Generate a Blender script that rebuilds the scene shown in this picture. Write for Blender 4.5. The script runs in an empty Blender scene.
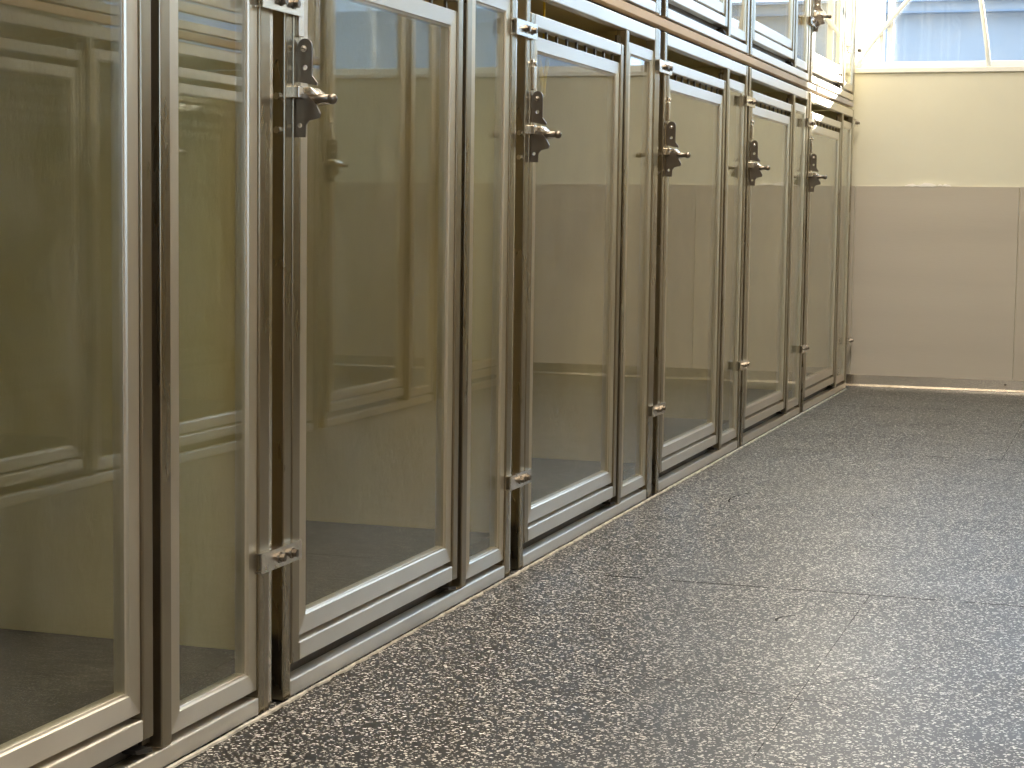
import bpy, bmesh, math, random
from mathutils import Vector, Matrix
random.seed(7)
S = bpy.context.scene
COL = S.collection
W = 1.55            # corridor width: facing row stands at x = W
YW = 9.32           # inner face of the end wall
SUN = 16.0; SKY = 3.4

# ---------------------------------------------------------------- materials
def mat(name):
    m = bpy.data.materials.new(name); m.use_nodes = True
    nt = m.node_tree
    for n in list(nt.nodes): nt.nodes.remove(n)
    out = nt.nodes.new('ShaderNodeOutputMaterial')
    return m, nt, out
def N(nt, t, **kw):
    n = nt.nodes.new(t)
    for k, v in kw.items():
        if k.startswith('i_'):
            key = k[2:]
            n.inputs[int(key) if key.isdigit() else key.replace('_', ' ')].default_value = v
        else: setattr(n, k, v)
    return n
def L(nt, a, b): nt.links.new(a, b)
def coords(nt, scale=(1, 1, 1)):
    tc = N(nt, 'ShaderNodeTexCoord'); mp = N(nt, 'ShaderNodeMapping')
    mp.inputs['Scale'].default_value = scale
    L(nt, tc.outputs['Object'], mp.inputs['Vector'])
    return mp.outputs['Vector']
def ramp(nt, fac, stops):
    r = N(nt, 'ShaderNodeValToRGB'); e = r.color_ramp.elements
    while len(e) < len(stops): e.new(0.5)
    for q, (p, c) in zip(e, stops):
        q.position = p; q.color = c if len(c) == 4 else (*c, 1)
    L(nt, fac, r.inputs['Fac']); return r.outputs['Color']

def steel(name, base, r0, r1, sc=14, bump=0.02, T=None, an=0.75):
    m, nt, out = mat(name)
    b = N(nt, 'ShaderNodeBsdfPrincipled'); L(nt, b.outputs[0], out.inputs[0])
    b.inputs['Metallic'].default_value = 1.0
    v = coords(nt, (1, 0.25, 1) if T and T[2] else (1, 1, 0.12) if T else (1, 1, 1))
    n1 = N(nt, 'ShaderNodeTexNoise', i_Scale=sc, i_Detail=4.0, i_Roughness=0.55); L(nt, v, n1.inputs['Vector'])
    L(nt, ramp(nt, n1.outputs['Fac'], [(0.3, tuple(c * 0.94 for c in base)), (0.55, base), (0.8, tuple(min(1, c * 1.05) for c in base))]), b.inputs['Base Color'])
    mr = N(nt, 'ShaderNodeMapRange', i_1=0.3, i_2=0.75, i_3=r0, i_4=r1); L(nt, n1.outputs['Fac'], mr.inputs[0]); L(nt, mr.outputs[0], b.inputs['Roughness'])
    if T:                                   # brushing: rough across the grain
        b.inputs['Anisotropic'].default_value = an
        cx = N(nt, 'ShaderNodeCombineXYZ')
        for i in range(3): cx.inputs[i].default_value = T[i]
        L(nt, cx.outputs[0], b.inputs['Tangent'])
    return m
M = {}
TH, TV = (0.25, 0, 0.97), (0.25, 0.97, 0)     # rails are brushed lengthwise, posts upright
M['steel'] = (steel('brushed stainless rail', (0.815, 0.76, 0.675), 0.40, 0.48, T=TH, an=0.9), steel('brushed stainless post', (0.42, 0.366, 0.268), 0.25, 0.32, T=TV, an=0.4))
M['sash'] = (steel('satin stainless sash rail', (0.83, 0.775, 0.69), 0.42, 0.50, T=TH, an=0.9), steel('satin stainless sash stile', (0.80, 0.74, 0.61), 0.40, 0.46, T=TV, an=0.6))
M['hard'] = steel('cast latch steel', (0.22, 0.19, 0.155), 0.28, 0.42, 60)
M['bright'] = steel('bright stainless', (0.82, 0.77, 0.69), 0.16, 0.30, 30)
M['kick'] = steel('stainless kick strip', (0.80, 0.74, 0.66), 0.18, 0.28, 5)

def plain(name, col, rough=0.5, spec=0.5, nsc=None, namp=0.1, bump=0, bsc=80, stretch=(1, 1, 1), bdist=0.003):
    m, nt, out = mat(name)
    b = N(nt, 'ShaderNodeBsdfPrincipled'); L(nt, b.outputs[0], out.inputs[0])
    b.inputs['Roughness'].default_value = rough
    b.inputs['Specular IOR Level'].default_value = spec
    b.inputs['Base Color'].default_value = (*col, 1)
    v = coords(nt, stretch)
    if nsc:
        n1 = N(nt, 'ShaderNodeTexNoise', i_Scale=nsc, i_Detail=4.0); L(nt, v, n1.inputs['Vector'])
        L(nt, ramp(nt, n1.outputs['Fac'], [(0.3, tuple(c * (1 - namp) for c in col)), (0.7, tuple(c * (1 + namp) for c in col))]), b.inputs['Base Color'])
    if bump:
        n2 = N(nt, 'ShaderNodeTexNoise', i_Scale=bsc, i_Detail=3.0); L(nt, v, n2.inputs['Vector'])
        bp = N(nt, 'ShaderNodeBump', i_Strength=bump, i_Distance=bdist); L(nt, n2.outputs['Fac'], bp.inputs['Height']); L(nt, bp.outputs[0], b.inputs['Normal'])
    return m
M['black'] = plain('black rubber', (0.02, 0.018, 0.016), 0.6)
M['liner'] = plain('pebbled olive liner panel', (0.70, 0.595, 0.34), 0.42, 0.4, 3, 0.05, 0.5, 60, (1, 1, 0.45))
M['pan'] = plain('dark kennel floor pan', (0.07, 0.062, 0.05), 0.5, 0.4, 9, 0.18, 0.2, 90)
M['plank'] = plain('tan spacer board', (0.62, 0.48, 0.34), 0.55, 0.3, 12, 0.12, 0, 80, (1, 0.15, 1))
M['cream'] = plain('cream painted wall', (0.70, 0.665, 0.535), 0.6, 0.3, 3, 0.025, 0.1, 40)
M['dado'] = plain('grey beige woven wall panel', (0.49, 0.435, 0.36), 0.55, 0.35, 2.5, 0.04, 0.18, 55, (0.35, 1, 3.2))
M['white'] = plain('white window frame', (0.85, 0.83, 0.76), 0.4)
M['paper'] = plain('peeling pale tape', (0.92, 0.87, 0.80), 0.7)
M['caulk'] = plain('dirty white caulk', (0.42, 0.395, 0.34), 0.6, 0.4, 40, 0.35)
M['wall'] = plain('brown side wall', (0.20, 0.165, 0.125), 0.7)
M['wall2'] = plain('beige side wall', (0.42, 0.37, 0.30), 0.7)
M['ceil'] = plain('off white ceiling', (0.72, 0.69, 0.62), 0.8)
M['yellow'] = plain('yellow cord', (0.75, 0.52, 0.03), 0.5)
M['siding'] = plain('pale blue grey siding', (0.28, 0.295, 0.315), 0.7, 0.3, 1.2, 0.05)
M['fascia'] = plain('slate fascia', (0.20, 0.25, 0.32), 0.6)
M['gravel'] = plain('pale concrete', (0.42, 0.40, 0.37), 0.9, 0.2, 3, 0.1)

def glassmat(name, tint, dirt=0.02, ior=1.5, spots=True):
    m, nt, out = mat(name)
    tr = N(nt, 'ShaderNodeBsdfTransparent'); tr.inputs[0].default_value = (*tint, 1)
    gl = N(nt, 'ShaderNodeBsdfGlossy'); gl.inputs['Roughness'].default_value = 0.0; gl.inputs[0].default_value = (1, 1, 1, 1)
    fr = N(nt, 'ShaderNodeFresnel')            # same reflectance entering and leaving the pane
    ge = N(nt, 'ShaderNodeNewGeometry'); ir = N(nt, 'ShaderNodeMapRange', i_1=0.0, i_2=1.0, i_3=ior, i_4=1.0 / ior)
    L(nt, ge.outputs['Backfacing'], ir.inputs[0]); L(nt, ir.outputs[0], fr.inputs[0])
    mx = N(nt, 'ShaderNodeMixShader'); L(nt, fr.outputs[0], mx.inputs[0]); L(nt, tr.outputs[0], mx.inputs[1]); L(nt, gl.outputs[0], mx.inputs[2])
    df = N(nt, 'ShaderNodeBsdfDiffuse'); df.inputs[0].default_value = (0.75, 0.72, 0.64, 1)
    v = coords(nt)
    n1 = N(nt, 'ShaderNodeTexNoise', i_Scale=7.0, i_Detail=6.0, i_Roughness=0.7); L(nt, v, n1.inputs['Vector'])
    mr = N(nt, 'ShaderNodeMapRange', i_1=0.45, i_2=0.75, i_3=0.25 * dirt, i_4=dirt * 2.2); L(nt, n1.outputs['Fac'], mr.inputs[0])
    m2 = N(nt, 'ShaderNodeMixShader'); L(nt, mr.outputs[0], m2.inputs[0]); L(nt, mx.outputs[0], m2.inputs[1]); L(nt, df.outputs[0], m2.inputs[2])
    L(nt, m2.outputs[0], out.inputs[0])
    return m
M['glass'] = glassmat('kennel door glass', (0.96, 0.97, 0.92), 0.02)
M['acrylic'] = glassmat('smeared window acrylic', (0.95, 0.97, 1.0), 0.03)
# sun-glowing frosted corner pane
m, nt, out = mat('frosted corner pane')
a = N(nt, 'ShaderNodeBsdfTranslucent'); a.inputs[0].default_value = (0.9, 0.88, 0.82, 1)
b = N(nt, 'ShaderNodeBsdfTransparent'); b.inputs[0].default_value = (0.95, 0.95, 0.95, 1)
mx = N(nt, 'ShaderNodeMixShader'); mx.inputs[0].default_value = 0.28
L(nt, b.outputs[0], mx.inputs[1]); L(nt, a.outputs[0], mx.inputs[2]); L(nt, mx.outputs[0], out.inputs[0]); M['frost'] = m

# rubber mat floor: black with pale flecks, mat seams and scuffs
def floor_mat():
    m, nt, out = mat('flecked black rubber mats')
    b = N(nt, 'ShaderNodeBsdfPrincipled'); L(nt, b.outputs[0], out.inputs[0])
    tc = N(nt, 'ShaderNodeTexCoord')
    dn = N(nt, 'ShaderNodeTexNoise', i_Scale=190.0, i_Detail=2.0); L(nt, tc.outputs['Object'], dn.inputs['Vector'])
    sb = N(nt, 'ShaderNodeVectorMath', operation='MULTIPLY_ADD'); L(nt, dn.outputs['Color'], sb.inputs[0]); sb.inputs[1].default_value = (0.008,) * 3; L(nt, tc.outputs['Object'], sb.inputs[2])
    def flecks(scale, thr, rad, off):
        mp = N(nt, 'ShaderNodeMapping'); mp.inputs['Location'].default_value = (off, off * 2, 0); mp.inputs['Rotation'].default_value = (0, 0, off)
        mp.inputs['Scale'].default_value = (1, 1.0, 0.0)
        L(nt, sb.outputs[0], mp.inputs['Vector'])
        vo = N(nt, 'ShaderNodeTexVoronoi', i_Scale=scale, voronoi_dimensions='2D'); L(nt, mp.outputs[0], vo.inputs['Vector'])
        sp = N(nt, 'ShaderNodeSeparateColor'); L(nt, vo.outputs['Color'], sp.inputs[0])
        g = N(nt, 'ShaderNodeMath', operation='GREATER_THAN', i_1=thr); L(nt, sp.outputs[0], g.inputs[0])
        d = N(nt, 'ShaderNodeMath', operation='LESS_THAN', i_1=rad); L(nt, vo.outputs['Distance'], d.inputs[0])
        q = N(nt, 'ShaderNodeMath', operation='MULTIPLY'); L(nt, g.outputs[0], q.inputs[0]); L(nt, d.outputs[0], q.inputs[1])
        return q.outputs[0], sp.outputs[1]
    f1, v1 = flecks(172, 0.79, 0.42, 0.3); f2, v2 = flecks(310, 0.84, 0.43, 1.1)
    mxm = N(nt, 'ShaderNodeMath', operation='MAXIMUM'); L(nt, f1, mxm.inputs[0]); L(nt, f2, mxm.inputs[1])
    bn = N(nt, 'ShaderNodeTexNoise', i_Scale=2.2, i_Detail=4.0); L(nt, tc.outputs['Object'], bn.inputs['Vector'])
    basec = ramp(nt, bn.outputs['Fac'], [(0.3, (0.005, 0.005, 0.005)), (0.7, (0.011, 0.011, 0.011))])
    fc = ramp(nt, v1, [(0.0, (0.24, 0.228, 0.208)), (0.5, (0.48, 0.46, 0.42)), (1.0, (0.76, 0.73, 0.67))])
    mc = N(nt, 'ShaderNodeMix', data_type='RGBA'); L(nt, mxm.outputs[0], mc.inputs[0]); L(nt, basec, mc.inputs[6]); L(nt, fc, mc.inputs[7])
    # mat seams and scuffs as dark lines
    sx = N(nt, 'ShaderNodeSeparateXYZ'); L(nt, tc.outputs['Object'], sx.inputs[0])
    X, Y = sx.outputs[0], sx.outputs[1]
    def math_(op, a, b=None, c=None):
        n = N(nt, 'ShaderNodeMath', operation=op)
        for i, q in enumerate((a, b, c)):
            if q is None: continue
            if isinstance(q, (int, float)): n.inputs[i].default_value = q
            else: L(nt, q, n.inputs[i])
        return n.outputs[0]
    lines = []
    def seam_y(y0, wd): lines.append(math_('LESS_THAN', math_('ABSOLUTE', math_('SUBTRACT', Y, y0)), wd))
    for y0 in (1.82, 4.062, 6.60, 8.3): seam_y(y0, 0.0042)
    def seam_x(x0, ya, yb, wd=0.0010):
        q = math_('LESS_THAN', math_('ABSOLUTE', math_('SUBTRACT', X, x0)), wd)
        q = math_('MULTIPLY', q, math_('MULTIPLY', math_('GREATER_THAN', Y, ya), math_('LESS_THAN', Y, yb))); lines.append(q)
    seam_x(0.79, 1.82, 4.062); seam_x(0.9, 6.6, 8.3)
    def arc(cx, cy, r, wd, nx, ny, th):   # scuff: part of a circle on the side nx,ny
        dx = math_('SUBTRACT', X, cx); dy = math_('SUBTRACT', Y, cy)
        rr = math_('SQRT', math_('ADD', math_('MULTIPLY', dx, dx), math_('MULTIPLY', dy, dy)))
        q = math_('LESS_THAN', math_('ABSOLUTE', math_('SUBTRACT', rr, r)), wd)
        pr = math_('ADD', math_('MULTIPLY', dx, nx), math_('MULTIPLY', dy, ny))
        lines.append(math_('MULTIPLY', q, math_('GREATER_THAN', pr, th * r)))
    arc(0.70, 3.74, 0.055, 0.003, -1, 0, 0.45)
    arc(0.50, 5.35, 0.28, 0.0022, -1, 0.1, 0.93); arc(0.86, 5.25, 0.22, 0.0022, -1, 0.1, 0.9)
    arc(1.10, 3.75, 1.05, 0.002, -0.05, -1, 0.93); arc(1.0, 4.6, 1.5, 0.0019, -0.3, -0.95, 0.97); arc(0.2, 3.9, 0.9, 0.0018, 0.6, -0.8, 0.93)
    arc(0.9, 5.9, 0.7, 0.002, 0.2, -0.98, 0.9)
    tot = lines[0]
    for q in lines[1:]: tot = math_('MAXIMUM', tot, q)
    wn = N(nt, 'ShaderNodeTexNoise', i_Scale=9.0, i_Detail=3.0); L(nt, tc.outputs['Object'], wn.inputs['Vector'])
    tot = math_('MULTIPLY', tot, math_('MULTIPLY_ADD', math_('GREATER_THAN', wn.outputs['Fac'], 0.47), 0.7, 0.3))
    mc2 = N(nt, 'ShaderNodeMix', data_type='RGBA'); L(nt, math_('MULTIPLY', tot, 0.85), mc2.inputs[0]); L(nt, mc.outputs[2], mc2.inputs[6]); mc2.inputs[7].default_value = (0.006, 0.006, 0.006, 1)
    L(nt, mc2.outputs[2], b.inputs['Base Color'])
    rn = N(nt, 'ShaderNodeMapRange', i_1=0.3, i_2=0.7, i_3=0.36, i_4=0.46); L(nt, bn.outputs['Fac'], rn.inputs[0])
    L(nt, math_('MAXIMUM', rn.outputs[0], math_('MULTIPLY', tot, 0.8)), b.inputs['Roughness'])
    b.inputs['Specular IOR Level'].default_value = 0.34
    fn = N(nt, 'ShaderNodeTexNoise', i_Scale=240.0, i_Detail=2.0); L(nt, tc.outputs['Object'], fn.inputs['Vector'])
    bp = N(nt, 'ShaderNodeBump', i_Strength=0.10, i_Distance=0.002); L(nt, fn.outputs['Fac'], bp.inputs['Height']); L(nt, bp.outputs[0], b.inputs['Normal'])
    return m
M['floor'] = floor_mat()

# ---------------------------------------------------------------- mesh helpers
def box(bm, x0, x1, y0, y1, z0, z1):
    vs = [bm.verts.new((x, y, z)) for x in (x0, x1) for y in (y0, y1) for z in (z0, z1)]
    for f in ((0, 1, 3, 2), (4, 6, 7, 5), (0, 4, 5, 1), (2, 3, 7, 6), (0, 2, 6, 4), (1, 5, 7, 3)):
        bm.faces.new([vs[i] for i in f])
def prism(bm, pts, axis, a, b):          # extrude a 2-D outline along an axis
    def P(p, t):
        return {'x': (t, p[0], p[1]), 'y': (p[0], t, p[1]), 'z': (p[0], p[1], t)}[axis]
    A = [bm.verts.new(P(p, a)) for p in pts]; B = [bm.verts.new(P(p, b)) for p in pts]
    bm.faces.new(A); bm.faces.new(B[::-1])
    for i in range(len(pts)):
        j = (i + 1) % len(pts); bm.faces.new((A[i], A[j], B[j], B[i]))
def cyl(bm, p0, p1, r, n=12, r1=None):
    p0, p1 = Vector(p0), Vector(p1); d = (p1 - p0).normalized()
    u = d.orthogonal().normalized(); v = d.cross(u); r1 = r if r1 is None else r1
    A = [bm.verts.new(p0 + (u * math.cos(t) + v * math.sin(t)) * r) for t in (2 * math.pi * i / n for i in range(n))]
    B = [bm.verts.new(p1 + (u * math.cos(t) + v * math.sin(t)) * r1) for t in (2 * math.pi * i / n for i in range(n))]
    bm.faces.new(A[::-1]); bm.faces.new(B)
    for i in range(n): bm.faces.new((A[i], A[(i + 1) % n], B[(i + 1) % n], B[i]))
def sweep(bm, P, r, n=10, closed=False):
    m = len(P); R = []; up = None
    for i, p in enumerate(P):
        d = (P[(i + 1) % m] - P[i - 1]) if closed or 0 < i < m - 1 else (P[1] - P[0] if i == 0 else P[-1] - P[-2])
        d.normalize(); ref = Vector((1, 0, 0)) if abs(d.x) < 0.8 else Vector((0, 1, 0))
        a = d.cross(ref).normalized(); c = d.cross(a)
        R.append([bm.verts.new(p + (a * math.cos(t) + c * math.sin(t)) * r) for t in (2 * math.pi * k / n for k in range(n))])
    for i in range(m if closed else m - 1):
        A, Bq = R[i], R[(i + 1) % m]
        for k in range(n): bm.faces.new((A[k], A[(k + 1) % n], Bq[(k + 1) % n], Bq[k]))
    if not closed: bm.faces.new(R[0][::-1]); bm.faces.new(R[-1])
def ball(bm, c, r):
    bmesh.ops.create_uvsphere(bm, u_segments=12, v_segments=8, radius=r, matrix=Matrix.Translation(c))
def plate_with_holes(bm, outline, holes, axis, a, b):
    # outline and round holes filled as one plate, extruded along the axis
    loops = [outline] + [[(cx + r * math.cos(2 * math.pi * i / 10), cy + r * math.sin(2 * math.pi * i / 10)) for i in range(10)] for cx, cy, r in holes]
    def P(p, t): return {'x': (t, p[0], p[1]), 'y': (p[0], t, p[1]), 'z': (p[0], p[1], t)}[axis]
    E = []
    for lp in loops:
        vs = [bm.verts.new(P(p, a)) for p in lp]
        E += [bm.edges.new((vs[i], vs[(i + 1) % len(vs)])) for i in range(len(vs))]
    r = bmesh.ops.triangle_fill(bm, use_beauty=True, use_dissolve=False, edges=E)
    fs = [g for g in r['geom'] if isinstance(g, bmesh.types.BMFace)]
    e = bmesh.ops.extrude_face_region(bm, geom=fs)
    dv = Vector(P((0, 0), b - a))
    bmesh.ops.translate(bm, verts=[g for g in e['geom'] if isinstance(g, bmesh.types.BMVert)], vec=dv)
def sash_ring(bm, y0, y1, z0, z1, w, xf=-0.004, lip=0.005, xi=-0.0085, xb=-0.026):
    # mitred frame: flat face, sloped glazing lip, back
    prof = [(0, xb), (0, xf - 0.001), (0.001, xf), (w - lip, xf), (w - lip + 0.002, xf - 0.003), (w, xi), (w, xb)]
    rings = []
    for d, x in prof:
        rings.append([bm.verts.new((x, y, z)) for y, z in ((y0 + d, z0 + d), (y1 - d, z0 + d), (y1 - d, z1 - d), (y0 + d, z1 - d))])
    for k in range(len(rings)):
        A, B = rings[k], rings[(k + 1) % len(rings)]
        for i in range(4): bm.faces.new((A[i], A[(i + 1) % 4], B[(i + 1) % 4], B[i]))
MIR = [False]
def obj(name, bm, m, parent=None, loc=(0, 0, 0), bev=0.0, seg=2, smooth=False):
    if MIR[0]:
        for v in bm.verts: v.co.x = -v.co.x
    bmesh.ops.recalc_face_normals(bm, faces=bm.faces)
    me = bpy.data.meshes.new(name); bm.to_mesh(me); bm.free()
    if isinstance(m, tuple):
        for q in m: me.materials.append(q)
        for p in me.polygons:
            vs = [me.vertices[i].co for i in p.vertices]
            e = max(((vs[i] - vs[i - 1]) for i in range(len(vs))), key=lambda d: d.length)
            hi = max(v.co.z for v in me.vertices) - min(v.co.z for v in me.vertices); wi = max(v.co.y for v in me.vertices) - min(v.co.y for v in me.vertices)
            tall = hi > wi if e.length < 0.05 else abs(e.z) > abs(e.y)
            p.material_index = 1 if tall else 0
    else: me.materials.append(m)
    o = bpy.data.objects.new(name, me); COL.objects.link(o); o.location = loc
    if parent: o.parent = parent
    if smooth:
        for p in me.polygons: p.use_smooth = True
    if bev:
        md = o.modifiers.new('edges', 'BEVEL'); md.width = bev; md.segments = seg; md.limit_method = 'ANGLE'; md.angle_limit = math.radians(40)
        for p in me.polygons: p.use_smooth = True
        md.harden_normals = True
    return o
def tag(o, label=None, cat=None, group=None, kind=None):
    for k, v in (('label', label), ('category', cat), ('group', group), ('kind', kind)):
        if v: o[k] = v
    return o
def empty(name, loc):
    o = bpy.data.objects.new(name, None); COL.objects.link(o); o.location = loc; o.empty_display_size = 0.1; return o
def B(): return bmesh.new()
def struct(name, bm, m, **kw):
    o = obj(name, bm, m, **kw); o['kind'] = 'structure'; return o

# ---------------------------------------------------------------- the kennel
WARM = (1.0, 0.89, 0.74)
def area(nm, loc, sx, sy, e, col, rot=(0, 0, 0)):
    d = bpy.data.lights.new(nm, 'AREA'); d.shape = 'RECTANGLE'; d.size = sx; d.size_y = sy; d.energy = e; d.color = col
    o = bpy.data.objects.new(nm, d); COL.objects.link(o); o.location = loc; o.rotation_euler = rot; return o
TD = 0.028                                    # tube depth
def latch(root, y, dz, hq):
    """Slam latch: keeper plate, quarter-round catch, arm, handle pin, strike bar."""
    bm = B()
    outl = [(0.0, 1.016 + dz), (0.034, 1.010 + dz), (0.034, 1.015 + dz), (0.025, 1.026 + dz), (0.025, 1.073 + dz)]
    outl += [(0.0125 + 0.0125 * math.cos(t), 1.073 + dz + 0.0125 * math.sin(t)) for t in [math.pi * i / 8 for i in range(1, 8)]]
    outl += [(0.0, 1.073 + dz)]
    plate_with_holes(bm, outl, [(0.013, 1.039 + dz, 0.0045)], 'y', y + 0.012, y + 0.016)
    la = obj('latch', bm, M['hard'], root)
    bm = B()
    q = [(0.0, 1.000 + dz), (0.012, 0.998 + dz), (0.026, 0.992 + dz), (0.038, 0.978 + dz), (0.046, 0.964 + dz), (0.044, 0.957 + dz),
         (0.026, 0.953 + dz), (0.020, 0.946 + dz), (0.019, 0.926 + dz), (0.0, 0.926 + dz)]
    plate_with_holes(bm, q, [(0.010, 0.945 + dz, 0.004)], 'y', y, y + 0.004)
    obj('catch_plate', bm, M['hard'], la)
    bm = B(); box(bm, -0.002, 0.015, y - 0.014, y + 0.004, 0.988 + dz, 1.008 + dz)
    obj('bolt_head', bm, M['bright'], la, bev=0.002)
    bm = B()                                   # arm: sloping wedge plate running out from the block
    prism(bm, [(0.0, 0.984 + dz), (0.0, 1.008 + dz), (0.020, 1.008 + dz), (0.040, 0.990 + dz), (0.040, 0.982 + dz), (0.018, 0.978 + dz)], 'y', y + 0.020, y + 0.055)
    obj('latch_arm', bm, M['bright'], la, bev=0.0015)
    bm = B(); cyl(bm, (0.014, y + 0.010, 0.9905 + dz), (0.062, y + 0.008, 0.988 + dz), 0.0066); ball(bm, (0.063, y + 0.008, 0.988 + dz), 0.0088)
    obj('handle', bm, M['hard'], la, smooth=True)
    bm = B(); box(bm, 0.0, 0.007, y + 0.004, y + 0.022, 1.088 + dz, 1.140 + dz); cyl(bm, (0, y + 0.013, 1.147 + dz), (0.010, y + 0.013, 1.147 + dz), 0.006); box(bm, 0, 0.004, y + 0.006, y + 0.020, 1.136 + dz, 1.156 + dz)
    obj('strike_bar', bm, M['bright'], la, bev=0.0015)
    for zz in ((1.071, 0.016) if hq else ()), :
        pass
    bm = B(); cyl(bm, (0.013, y + 0.012, 1.069 + dz), (0.013, y + 0.007, 1.069 + dz), 0.0055, 10); ball(bm, (0.013, y + 0.0065, 1.069 + dz), 0.004)
    obj('screw', bm, M['bright'], la)
    for z in (0.990, 0.936):                   # two bolt heads on the post flank
        bm = B(); cyl(bm, (-0.012, -0.006 , z + dz), (-0.012, 0.0, z + dz), 0.006, 6)
        obj('screw', bm, M['bright'], la)
def clamp(x, y0, zz, ya, yb, z0, z1, label, group, mirrored):
    MIR[0] = mirrored; ya -= 0.0; yb -= 0.0
    root = None; base = (x, y0, zz)
    bm = B()                                   # C channel bridging two posts
    box(bm, 0.010, 0.013, ya, yb, z0, z1); box(bm, 0.0, 0.011, ya, yb, z1 - 0.003, z1); box(bm, 0.0, 0.011, ya, yb, z0, z0 + 0.003)
    c = tag(obj('clamp_bracket', bm, M['bright'], None, base), label, 'bracket', group)
    for t in (0.44, 0.75):
        y = ya + (yb - ya) * t; zc = (z0 + z1) / 2
        bm = B(); cyl(bm, (0.013, y, zc), (0.015, y, zc), 0.009, 14); cyl(bm, (0.015, y, zc), (0.023, y, zc), 0.0066, 6)
        obj('bolt', bm, M['hard'], c)
    MIR[0] = False
def kennel(name, x, y, z, s, H, label, group, lat_dz=0.0, R0=1.172, R1=1.204, mirrored=False, clamps=(), end_clamp=(), left_div=False, lined=True, cat='kennel'):
    root = tag(empty(name, (x, y, z)), label, cat, group)
    MIR[0] = mirrored
    Sy = lambda v: v * s
    t = lambda nm, a, b, z0, z1, m='steel', d=TD, xf=0.0: None
    def tubeobj(nm, a, b, z0, z1, m='steel', xf=0.0, d=TD, par=root, bev=0.0028):
        bm = B(); box(bm, xf - d, xf, Sy(a), Sy(b), z0, z1); return obj(nm, bm, M[m], par, bev=bev)
    G = 0.0005
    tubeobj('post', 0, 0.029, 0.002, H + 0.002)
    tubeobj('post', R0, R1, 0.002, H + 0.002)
    tubeobj('mullion', 0.867, 0.897, 0.031, H - 0.0345)
    tubeobj('bottom_rail', 0.029 + G, R0 - G, 0.002, 0.0305, bev=0.003)
    tubeobj('top_rail', 0.029 + G, R0 - G, H - 0.034, H, bev=0.003)
    bm = B(); box(bm, -0.007, -0.004, Sy(R1 + 0.0005), Sy(R1) + 0.016, 0.002, H)
    obj('flange', bm, M['bright'], root)
    # door: tube frame with glazed sash
    bm = B(); zb, zt = 0.057, H - 0.076
    box(bm, -TD, 0, Sy(0.0335), Sy(0.064), zb, zt); box(bm, -TD, 0, Sy(0.814), Sy(0.843), zb, zt)
    box(bm, -TD, 0, Sy(0.064) + G, Sy(0.814) - G, zb, zb + 0.031); box(bm, -TD, 0, Sy(0.064) + G, Sy(0.814) - G, zt - 0.030, zt)
    door = obj('door', bm, M['steel'], root, bev=0.0028)
    bm = B(); sash_ring(bm, Sy(0.0655), Sy(0.8125), 0.097, H - 0.125, 0.036)
    obj('sash', bm, M['sash'], door, bev=0.0006, seg=1)
    bm = B(); box(bm, -0.0150, -0.0100, Sy(0.0655) + 0.030, Sy(0.8125) - 0.030, 0.097 + 0.030, H - 0.125 - 0.030)
    obj('glass_pane', bm, M['glass'], door)
    for i in range(9 if (not mirrored and z == 0) else 0):
        bm = B(); yy = Sy(0.11 + i * 0.083); box(bm, -0.018, -0.012, yy, yy + 0.006, H - 0.1255, H - 0.1055)
        obj('vent_bar', bm, M['hard'], door)
    bm = B(); box(bm, -0.026, -0.020, Sy(0.8435), Sy(0.8665), 0.04, H - 0.05); obj('hinge', bm, M['hard'], root)
    bm = B(); prism(bm, [(Sy(0.795), 0.047), (Sy(0.843), 0.040), (Sy(0.843), 0.0335), (Sy(0.80), 0.040)], 'x', -0.027, -0.003); obj('door_foot', bm, M['black'], root)
    bm = B(); sash_ring(bm, Sy(0.8985), Sy(R0) - 0.001, 0.042, H - 0.062, 0.034)
    sl = obj('side_light', bm, M['sash'], root, bev=0.0006, seg=1)
    bm = B(); box(bm, -0.0150, -0.0100, Sy(0.8985) + 0.028, Sy(R0) - 0.029, 0.042 + 0.028, H - 0.062 - 0.028); obj('glass_pane', bm, M['glass'], sl)
    # interior liner
    D = 0.92
    if lined: bm = B(); box(bm, -D - 0.01, -D, 0, Sy(R1), 0.09, H); obj('back_panel', bm, M['liner'], root)
    if lined: bm = B(); box(bm, -D, -0.030, Sy(R1) - 0.014, Sy(R1) - 0.004, 0.09, H - 0.002); obj('divider_panel', bm, M['liner'], root)
    if left_div:
        bm = B(); box(bm, -D, -0.030, 0.004, 0.014, 0.09, H - 0.002); obj('divider_panel', bm, M['liner'], root)
    if lined: bm = B(); box(bm, -D, -0.0285, 0.0, Sy(R1), 0.002, 0.098); obj('floor_pan', bm, M['pan'], root)
    if z == 0 and lined: bm = B(); box(bm, -D - 0.01, -0.0285, 0.0, Sy(R1), H + 0.0005, H + 0.008); obj('roof_panel', bm, M['liner'], root)
    latch(root, 0.036, lat_dz, True)
    MIR[0] = False
    for (z0, z1), lb in clamps: clamp(x, y, z, -0.108, 0.042, z0, z1, lb, 'clamp brackets joining the kennels', mirrored)
    for (z0, z1), lb in end_clamp: clamp(x, y, z, Sy(R1) - 0.030, Sy(R1) + 0.07, z0, z1, lb, 'clamp brackets joining the kennels', mirrored)
    MIR[0] = False
    return root

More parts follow.
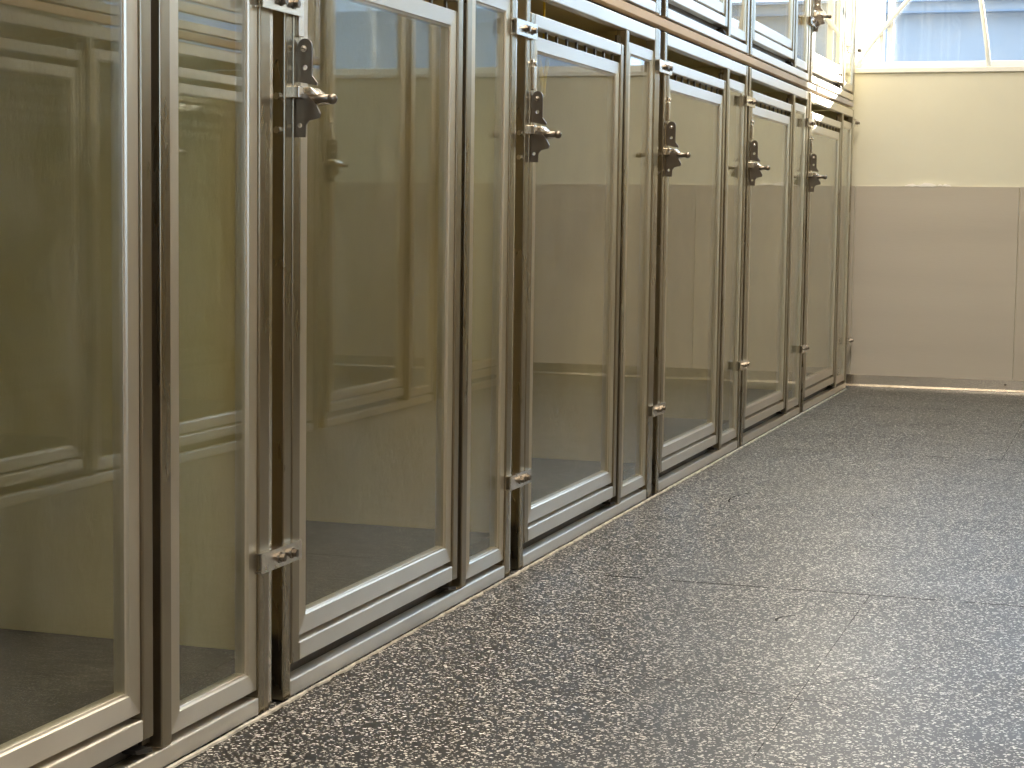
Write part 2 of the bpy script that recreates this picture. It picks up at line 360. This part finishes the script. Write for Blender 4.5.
HL, HU, ZU = 1.336, 1.02, 1.378
Ls = [1.509, 2.784, 4.041, 5.338, 6.597, 7.895]
Sc = [1.0, 1.0, 1.0, 1.02, 1.045, 1.06]
low = ['lower steel and glass kennel nearest the camera, cut off by the left edge',
       'lower steel and glass kennel with the large latch, second along from the camera',
       'lower steel kennel with a yellow cord loop hanging behind its door glass',
       'lower steel and glass kennel third from the end wall, dark floor mirrored in its door',
       'lower steel kennel in shade, next to the sunlit one by the end wall',
       'lower steel kennel touching the end wall, sun patch across its top rails']
upp = [None, None,
       'upper steel kennel over the yellow cord, only its bottom rail in view',
       'upper steel kennel with blue sky on its bottom rails, third from the end wall',
       'upper steel kennel with white curved bar mirrored in its glass, second from the end wall',
       'upper steel kennel glaring white in full sun against the end wall window']
pair = ['the cut off kennel and one nearer still', 'the nearest kennel and the one with the large latch', 'the large latch kennel and the yellow cord kennel',
        'the yellow cord kennel and the kennel after it', 'the middle kennel and the shaded one after it', 'the last two kennels']
for i in range(6):
    kw = dict(R0=1.182, R1=1.240) if i == 2 else dict(R0=1.155, R1=1.187) if i == 1 else dict(R0=1.185, R1=1.222) if i == 0 else {}
    ZL = {1: 0.234, 2: 0.199, 3: 0.238, 4: 0.280, 5: 0.258}; ZT = {1: 1.119, 2: 1.198, 3: 1.217, 4: 1.198, 5: 1.190}
    cl = (((ZL[i], ZL[i] + 0.032), 'lower clamp bracket between ' + pair[i]), ((ZT[i], ZT[i] + 0.034), 'door top clamp between ' + pair[i])) if i else ()
    ec = (((0.215, 0.245), 'low steel clamp bracket on the last post beside the grey wall panel'), ((1.262, 1.294), 'steel clamp bracket on the last post beside the cream wall')) if i == 5 else ()
    kennel('dog_kennel', 0, Ls[i], 0, Sc[i], HL, low[i], 'lower kennels along the left of the corridor', 0.0,
           clamps=cl, end_clamp=ec, left_div=(i == 0), **kw)
    if upp[i]:
        ec = (((0.228, 0.260), 'sunlit steel clamp bracket on the last upper post beside the window'),) if i == 5 else ()
        cl = (((0.228, 0.260), 'upper clamp above ' + pair[i]),) if i > 3 else ()
        kennel('dog_kennel', 0, Ls[i], ZU, Sc[i], HU, upp[i], 'upper kennels along the left of the corridor', -0.716,
               clamps=cl, end_clamp=ec, **kw)
# facing row, seen mirrored in the glass of the left row
for k in range(-2, 3):
    y = 6.50 + 1.27 * k
    if y > 8.0 and y + 1.21 > YW: continue
    if k >= 0:                                 # the last stretch of the facing side is a tall open glass screen
        kennel('glass_screen', W, y, 0, 1.0, 2.6, 'tall see-through glass screen across the corridor, mirrored in the left glass', 'glass screens across the corridor', 0.0, mirrored=True, lined=False, cat='screen')
        continue
    kennel('dog_kennel', W, y, 0, 1.0, HL, 'lower lined kennel of the facing row, mirrored in the left glass', 'facing row, lower units', 0.0, mirrored=True)
    kennel('dog_kennel', W, y, ZU, 1.0, HU, 'upper see-through kennel of the facing row, mirrored in the left glass', 'facing row, upper units', -0.716, mirrored=True, lined=False)

# tan spacer board between the two tiers
bm = B(); box(bm, -0.030, -0.002, 4.041, 9.17, 1.3505, 1.3745); struct('trim_1', bm, M['plank'], bev=0.002)
bm = B(); box(bm, W + 0.002, W + 0.030, 3.96, 6.45, 1.3505, 1.3745); struct('trim_2', bm, M['plank'], bev=0.002)

# caulk bead along the foot of the row
bm = B(); yy = 1.5; prev = None
while yy < 9.15:
    hole = (yy > 2.80 and yy < 3.95 and random.random() < 0.5)
    a = 0.006 + random.uniform(0, 0.002); b = a + (random.uniform(0.004, 0.008) if not hole else random.uniform(0.001, 0.002))
    cur = (yy, a, b); 
    if prev:
        p = [(prev[1], prev[0], 0.0008), (prev[2], prev[0], 0.0008), (prev[2] - 0.001, prev[0], 0.004), (prev[1], prev[0], 0.005)]
        q = [(cur[1], cur[0], 0.0008), (cur[2], cur[0], 0.0008), (cur[2] - 0.001, cur[0], 0.004), (cur[1], cur[0], 0.005)]
        A = [bm.verts.new(v) for v in p]; Bv = [bm.verts.new(v) for v in q]
        for i in range(4): bm.faces.new((A[i], A[(i + 1) % 4], Bv[(i + 1) % 4], Bv[i]))
    prev = cur; yy += random.uniform(0.012, 0.04)
bmesh.ops.remove_doubles(bm, verts=bm.verts, dist=1e-5)
struct('trim_3', bm, M['caulk'])

# yellow cord loop behind the third door
bm = B()
pts = [Vector((-0.045 + 0.004 * math.sin(t * 2), 4.315 + 0.028 * math.sin(t), 1.155 + 0.055 * math.cos(t) - 0.01 * math.cos(2 * t))) for t in [2 * math.pi * i / 28 for i in range(28)]]
sweep(bm, pts, 0.005, 8, True)
cyl(bm, (-0.045, 4.315, 1.196), (-0.045, 4.315, 1.338), 0.003, 8)
tag(obj('cord_loop', bm, M['yellow'], smooth=True), 'yellow cord loop hanging behind the glass of a kennel door', 'cord')

# ---------------------------------------------------------------- room shell
XL, XR, YB, ZC = -1.3, 4.6, -5.0, 3.30
bm = B(); box(bm, XL, XR, YB, YW + 0.15, -0.1, 0.0); struct('floor', bm, M['floor'])
ZS, ZW = 1.535, 3.1
bm = B(); box(bm, XL, XR, YW, YW + 0.14, 0.0, ZS - 0.012)
XJ = 4.2
box(bm, XJ, XR, YW, YW + 0.14, ZS - 0.012, ZC); box(bm, XL, -0.55, YW, YW + 0.14, ZS - 0.012, ZC); box(bm, -0.55, XJ, YW, YW + 0.14, ZW + 0.05, ZC)
struct('wall_end', bm, M['cream'])
# woven dado panels on the end wall
for n, (a, b) in enumerate(((-0.0, 0.772), (0.776, 1.996), (2.0, 3.22), (3.224, 4.59), (-0.80, -0.004))):
    bm = B(); box(bm, a, b, YW - 0.012, YW - 0.0005, 0.050, 0.979); struct('trim_%d' % (4 + n), bm, M['dado'], bev=0.001)
bm = B(); box(bm, -0.8, 4.59, YW - 0.0155, YW - 0.0125, 0.004, 0.058); prism(bm, [(YW - 0.0155, 0.012), (YW - 0.032, 0.003), (YW - 0.032, 0.001), (YW - 0.0125, 0.001)], 'x', -0.8, 4.59)
struct('baseboard_end', bm, M['kick'])
for x in (0.19, 0.74):
    bm = B(); cyl(bm, (x, YW - 0.0155, 0.036), (x, YW - 0.019, 0.036), 0.006, 10)
    tag(obj('screw', bm, M['bright'] if x < 0.5 else M['hard']), 'bright screw head in the steel kick strip near the kennels' if x < 0.5 else 'dark screw head in the steel kick strip below the panel seam', 'screw', 'kick strip screws')
# peeling tape on top of the dado
def tape(x0, x1, z0, z1, lab, seed):
    random.seed(seed); bm = B(); n = 9
    T = []; Bo = []
    for i in range(n):
        x = x0 + (x1 - x0) * i / (n - 1); zt = z0 + (z1 - z0) * (0.35 + 0.65 * random.random()) * (0.6 if i in (0, n - 1) else 1)
        T.append((x, zt)); Bo.append((x, z0 + random.uniform(0, 0.003)))
    prism(bm, T + Bo[::-1], 'y', YW - 0.014, YW - 0.002)
    tag(obj('tape_scrap', bm, M['paper']), lab, 'tape', 'tape scraps on the panel edge')
tape(0.235, 0.385, 0.977, 0.997, 'longer pale torn tape scrap on the top edge of the grey wall panel', 3)
tape(0.39, 0.455, 0.978, 0.992, 'short pale tape scrap on the panel edge, right of the longer one', 5)
for nm, (a, b, c, d) in {'wall_left': (XL - 0.1, XL, YB, YW + 0.14), 'wall_back': (XL, XR, YB - 0.1, YB)}.items():
    bm = B(); box(bm, a, b, c, d, 0, ZC); struct(nm, bm, M['wall'])
bm = B(); box(bm, 1.60, 1.70, YB, -0.5, 0, ZC); box(bm, 1.60, 1.70, 1.6, 3.90, 0, ZC); box(bm, 1.60, 1.70, -0.5, 1.6, 0, 0.8); box(bm, 1.60, 1.70, -0.5, 1.6, 2.6, ZC); struct('wall_right_near', bm, M['wall2'])
bm = B(); box(bm, 1.60, XR, 3.75, 3.85, 0, ZC); struct('wall_right_return', bm, M['wall2'])
bm = B(); box(bm, XR, XR + 0.1, 3.85, YW + 0.14, 0, 1.9); box(bm, XR, XR + 0.1, 3.85, YW + 0.14, 3.0, ZC); box(bm, XR, XR + 0.1, 3.85, 4.2, 1.9, 3.0); box(bm, XR, XR + 0.1, 9.0, YW + 0.14, 1.9, 3.0)
struct('wall_right', bm, M['cream'])
bm = B(); box(bm, XR + 0.04, XR + 0.08, 4.2, 9.0, 1.9, 1.96); box(bm, XR + 0.04, XR + 0.08, 4.2, 9.0, 2.94, 3.0)
for y in (4.2, 5.37, 6.57, 7.77, 8.94): box(bm, XR + 0.04, XR + 0.08, y, y + 0.06, 1.96, 2.94)
w2 = struct('window_2', bm, M['white'])
bm = B(); box(bm, XR + 0.058, XR + 0.062, 4.26, 8.94, 1.96, 2.94); obj('window_pane', bm, M['acrylic'], w2)
bm = B(); box(bm, XL - 0.1, XR + 0.1, YB - 0.1, YW + 0.14, ZC, ZC + 0.1); struct('ceiling', bm, M['ceil'])
# window above the end wall: sill, frame, bars, panes
bm = B()
box(bm, -0.55, XJ, YW - 0.012, YW + 0.14, ZS - 0.012, ZS + 0.012)
box(bm, -0.55, XJ, YW + 0.05, YW + 0.09, ZS + 0.012, ZS + 0.045); box(bm, -0.55, XJ, YW + 0.05, YW + 0.09, ZW, ZW + 0.05)
for a, b in ((-0.55, -0.51), (XJ - 0.03, XJ), (0.085, 0.105), (0.122, 0.150)): box(bm, a, b, YW + 0.05, YW + 0.09, ZS + 0.045, ZW)
win = struct('window_1', bm, M['white'], bev=0.003)
def hoop(x0, x1, z1, nm):
    bm = B(); P = []
    for i in range(15):
        u = i / 14; P.append(Vector((x0 + (x1 - x0) * u ** 1.15, YW + 0.035, ZS + 0.02 + (z1 - ZS - 0.02) * u)))
    sweep(bm, P, 0.011)
    return obj(nm, bm, M['white'], win, smooth=True)
hoop(0.607, 0.307, ZW, 'curved_bar')
hoop(-0.02, 0.42, 2.10, 'curved_bar')
bm = B(); box(bm, 0.151, XJ - 0.031, YW + 0.068, YW + 0.072, ZS + 0.046, ZW - 0.001); obj('window_pane', bm, M['acrylic'], win)
bm = B(); box(bm, -0.509, 0.084, YW + 0.068, YW + 0.072, ZS + 0.046, ZW - 0.001); obj('frosted_pane', bm, M['frost'], win)

bm = B(); box(bm, 1.63, 1.67, -0.5, 1.6, 0.8, 0.86); box(bm, 1.63, 1.67, -0.5, 1.6, 2.54, 2.6)
for y in (-0.5, 0.52, 1.54): box(bm, 1.63, 1.67, y, y + 0.06, 0.86, 2.54)
w3 = struct('fill_window', bm, M['white'])  # unseen window added so sky light fills the nearest kennel's interior
bm = B(); box(bm, 1.648, 1.652, -0.44, 1.54, 0.86, 2.54); obj('window_pane', bm, M['acrylic'], w3)

# outside: the shaded neighbour building
YO = 14.0
bm = B(); box(bm, -9, 1.5, YO, YO + 3, -0.3, 2.31); bl = obj('building', bm, M['siding'])
tag(bl, 'pale blue grey building outside the window above the end wall', 'building')
bm = B(); box(bm, -9.1, 1.6, YO - 0.12, YO - 0.01, 2.302, 2.314); box(bm, -9.1, 1.6, YO - 0.18, YO - 0.12, 2.376, 2.395); obj('gutter', bm, M['fascia'], bl)
bm = B(); box(bm, -9.1, 1.6, YO - 0.12, YO + 3, 2.315, 2.376); obj('fascia', bm, M['siding'], bl)
bm = B(); prism(bm, [(2.76, YO), (9, YO), (9, YO + 5), (2.76 + 0.45 * 5, YO + 5)], 'z', -0.3, 7); struct('sun_blocker', bm, M['siding'])  # unseen block added along the sun direction, keeps sun off the nearer kennels
bm = B(); box(bm, -20, 20, YW + 0.2, 40, -0.4, -0.3); struct('ground', bm, M['gravel'])

# ---------------------------------------------------------------- light
w = bpy.data.worlds.new('sky'); S.world = w; w.use_nodes = True
nt = w.node_tree; bg = nt.nodes['Background']
bg.inputs[0].default_value = (0.58, 0.78, 1.0, 1); bg.inputs[1].default_value = SKY
sd = bpy.data.lights.new('sun', 'SUN'); sd.energy = SUN; sd.color = (1.0, 0.90, 0.72); sd.angle = math.radians(0.6)
so = bpy.data.objects.new('sun', sd); COL.objects.link(so)
so.rotation_euler = Vector((-0.45, -1.0, -0.288)).to_track_quat('-Z', 'Y').to_euler()
for y, e in ((0.9, 42), (2.7, 36), (4.5, 36), (6.3, 40)): area('ceiling_or_fill_lamp', (0.6 if y < 7 else 0.25, y, ZC - 0.02), 0.5, 1.2, e, WARM)

area('ceiling_or_fill_lamp', (0.10, 8.72, 2.52), 0.25, 0.35, 9.0, WARM)  # added low fill lamp, stands in for sun-bounce glow on the end wall

# ---------------------------------------------------------------- camera
f, pitch, yaw, roll = 1887.57, 5.020, 18.152, 0.767
ya, pi_, ro = map(math.radians, (yaw, pitch, roll))
fw = Vector((-math.sin(ya) * math.cos(pi_), math.cos(ya) * math.cos(pi_), -math.sin(pi_)))
r = Vector((math.cos(ya), math.sin(ya), 0)); u = r.cross(fw)
r2 = math.cos(ro) * r + math.sin(ro) * u; u2 = -math.sin(ro) * r + math.cos(ro) * u
cd = bpy.data.cameras.new('camera'); cam = bpy.data.objects.new('camera', cd); COL.objects.link(cam)
cd.sensor_width = 36; cd.lens = f / 1024 * 36; cd.clip_start = 0.05
cam.matrix_world = Matrix(((r2.x, u2.x, -fw.x, 1.302), (r2.y, u2.y, -fw.y, 0.0), (r2.z, u2.z, -fw.z, 0.80), (0, 0, 0, 1)))
S.camera = cam
S.view_settings.view_transform = 'Standard'; S.view_settings.look = 'None'; S.view_settings.gamma = 1.0
S.view_settings.use_curve_mapping = False; S.view_settings.exposure = 0.6
S.cycles.max_bounces = 14; S.cycles.glossy_bounces = 8; S.cycles.transparent_max_bounces = 32; S.cycles.diffuse_bounces = 5
S.cycles.sample_clamp_indirect = 4.0
try: S.cycles.use_denoising = True
except Exception: pass
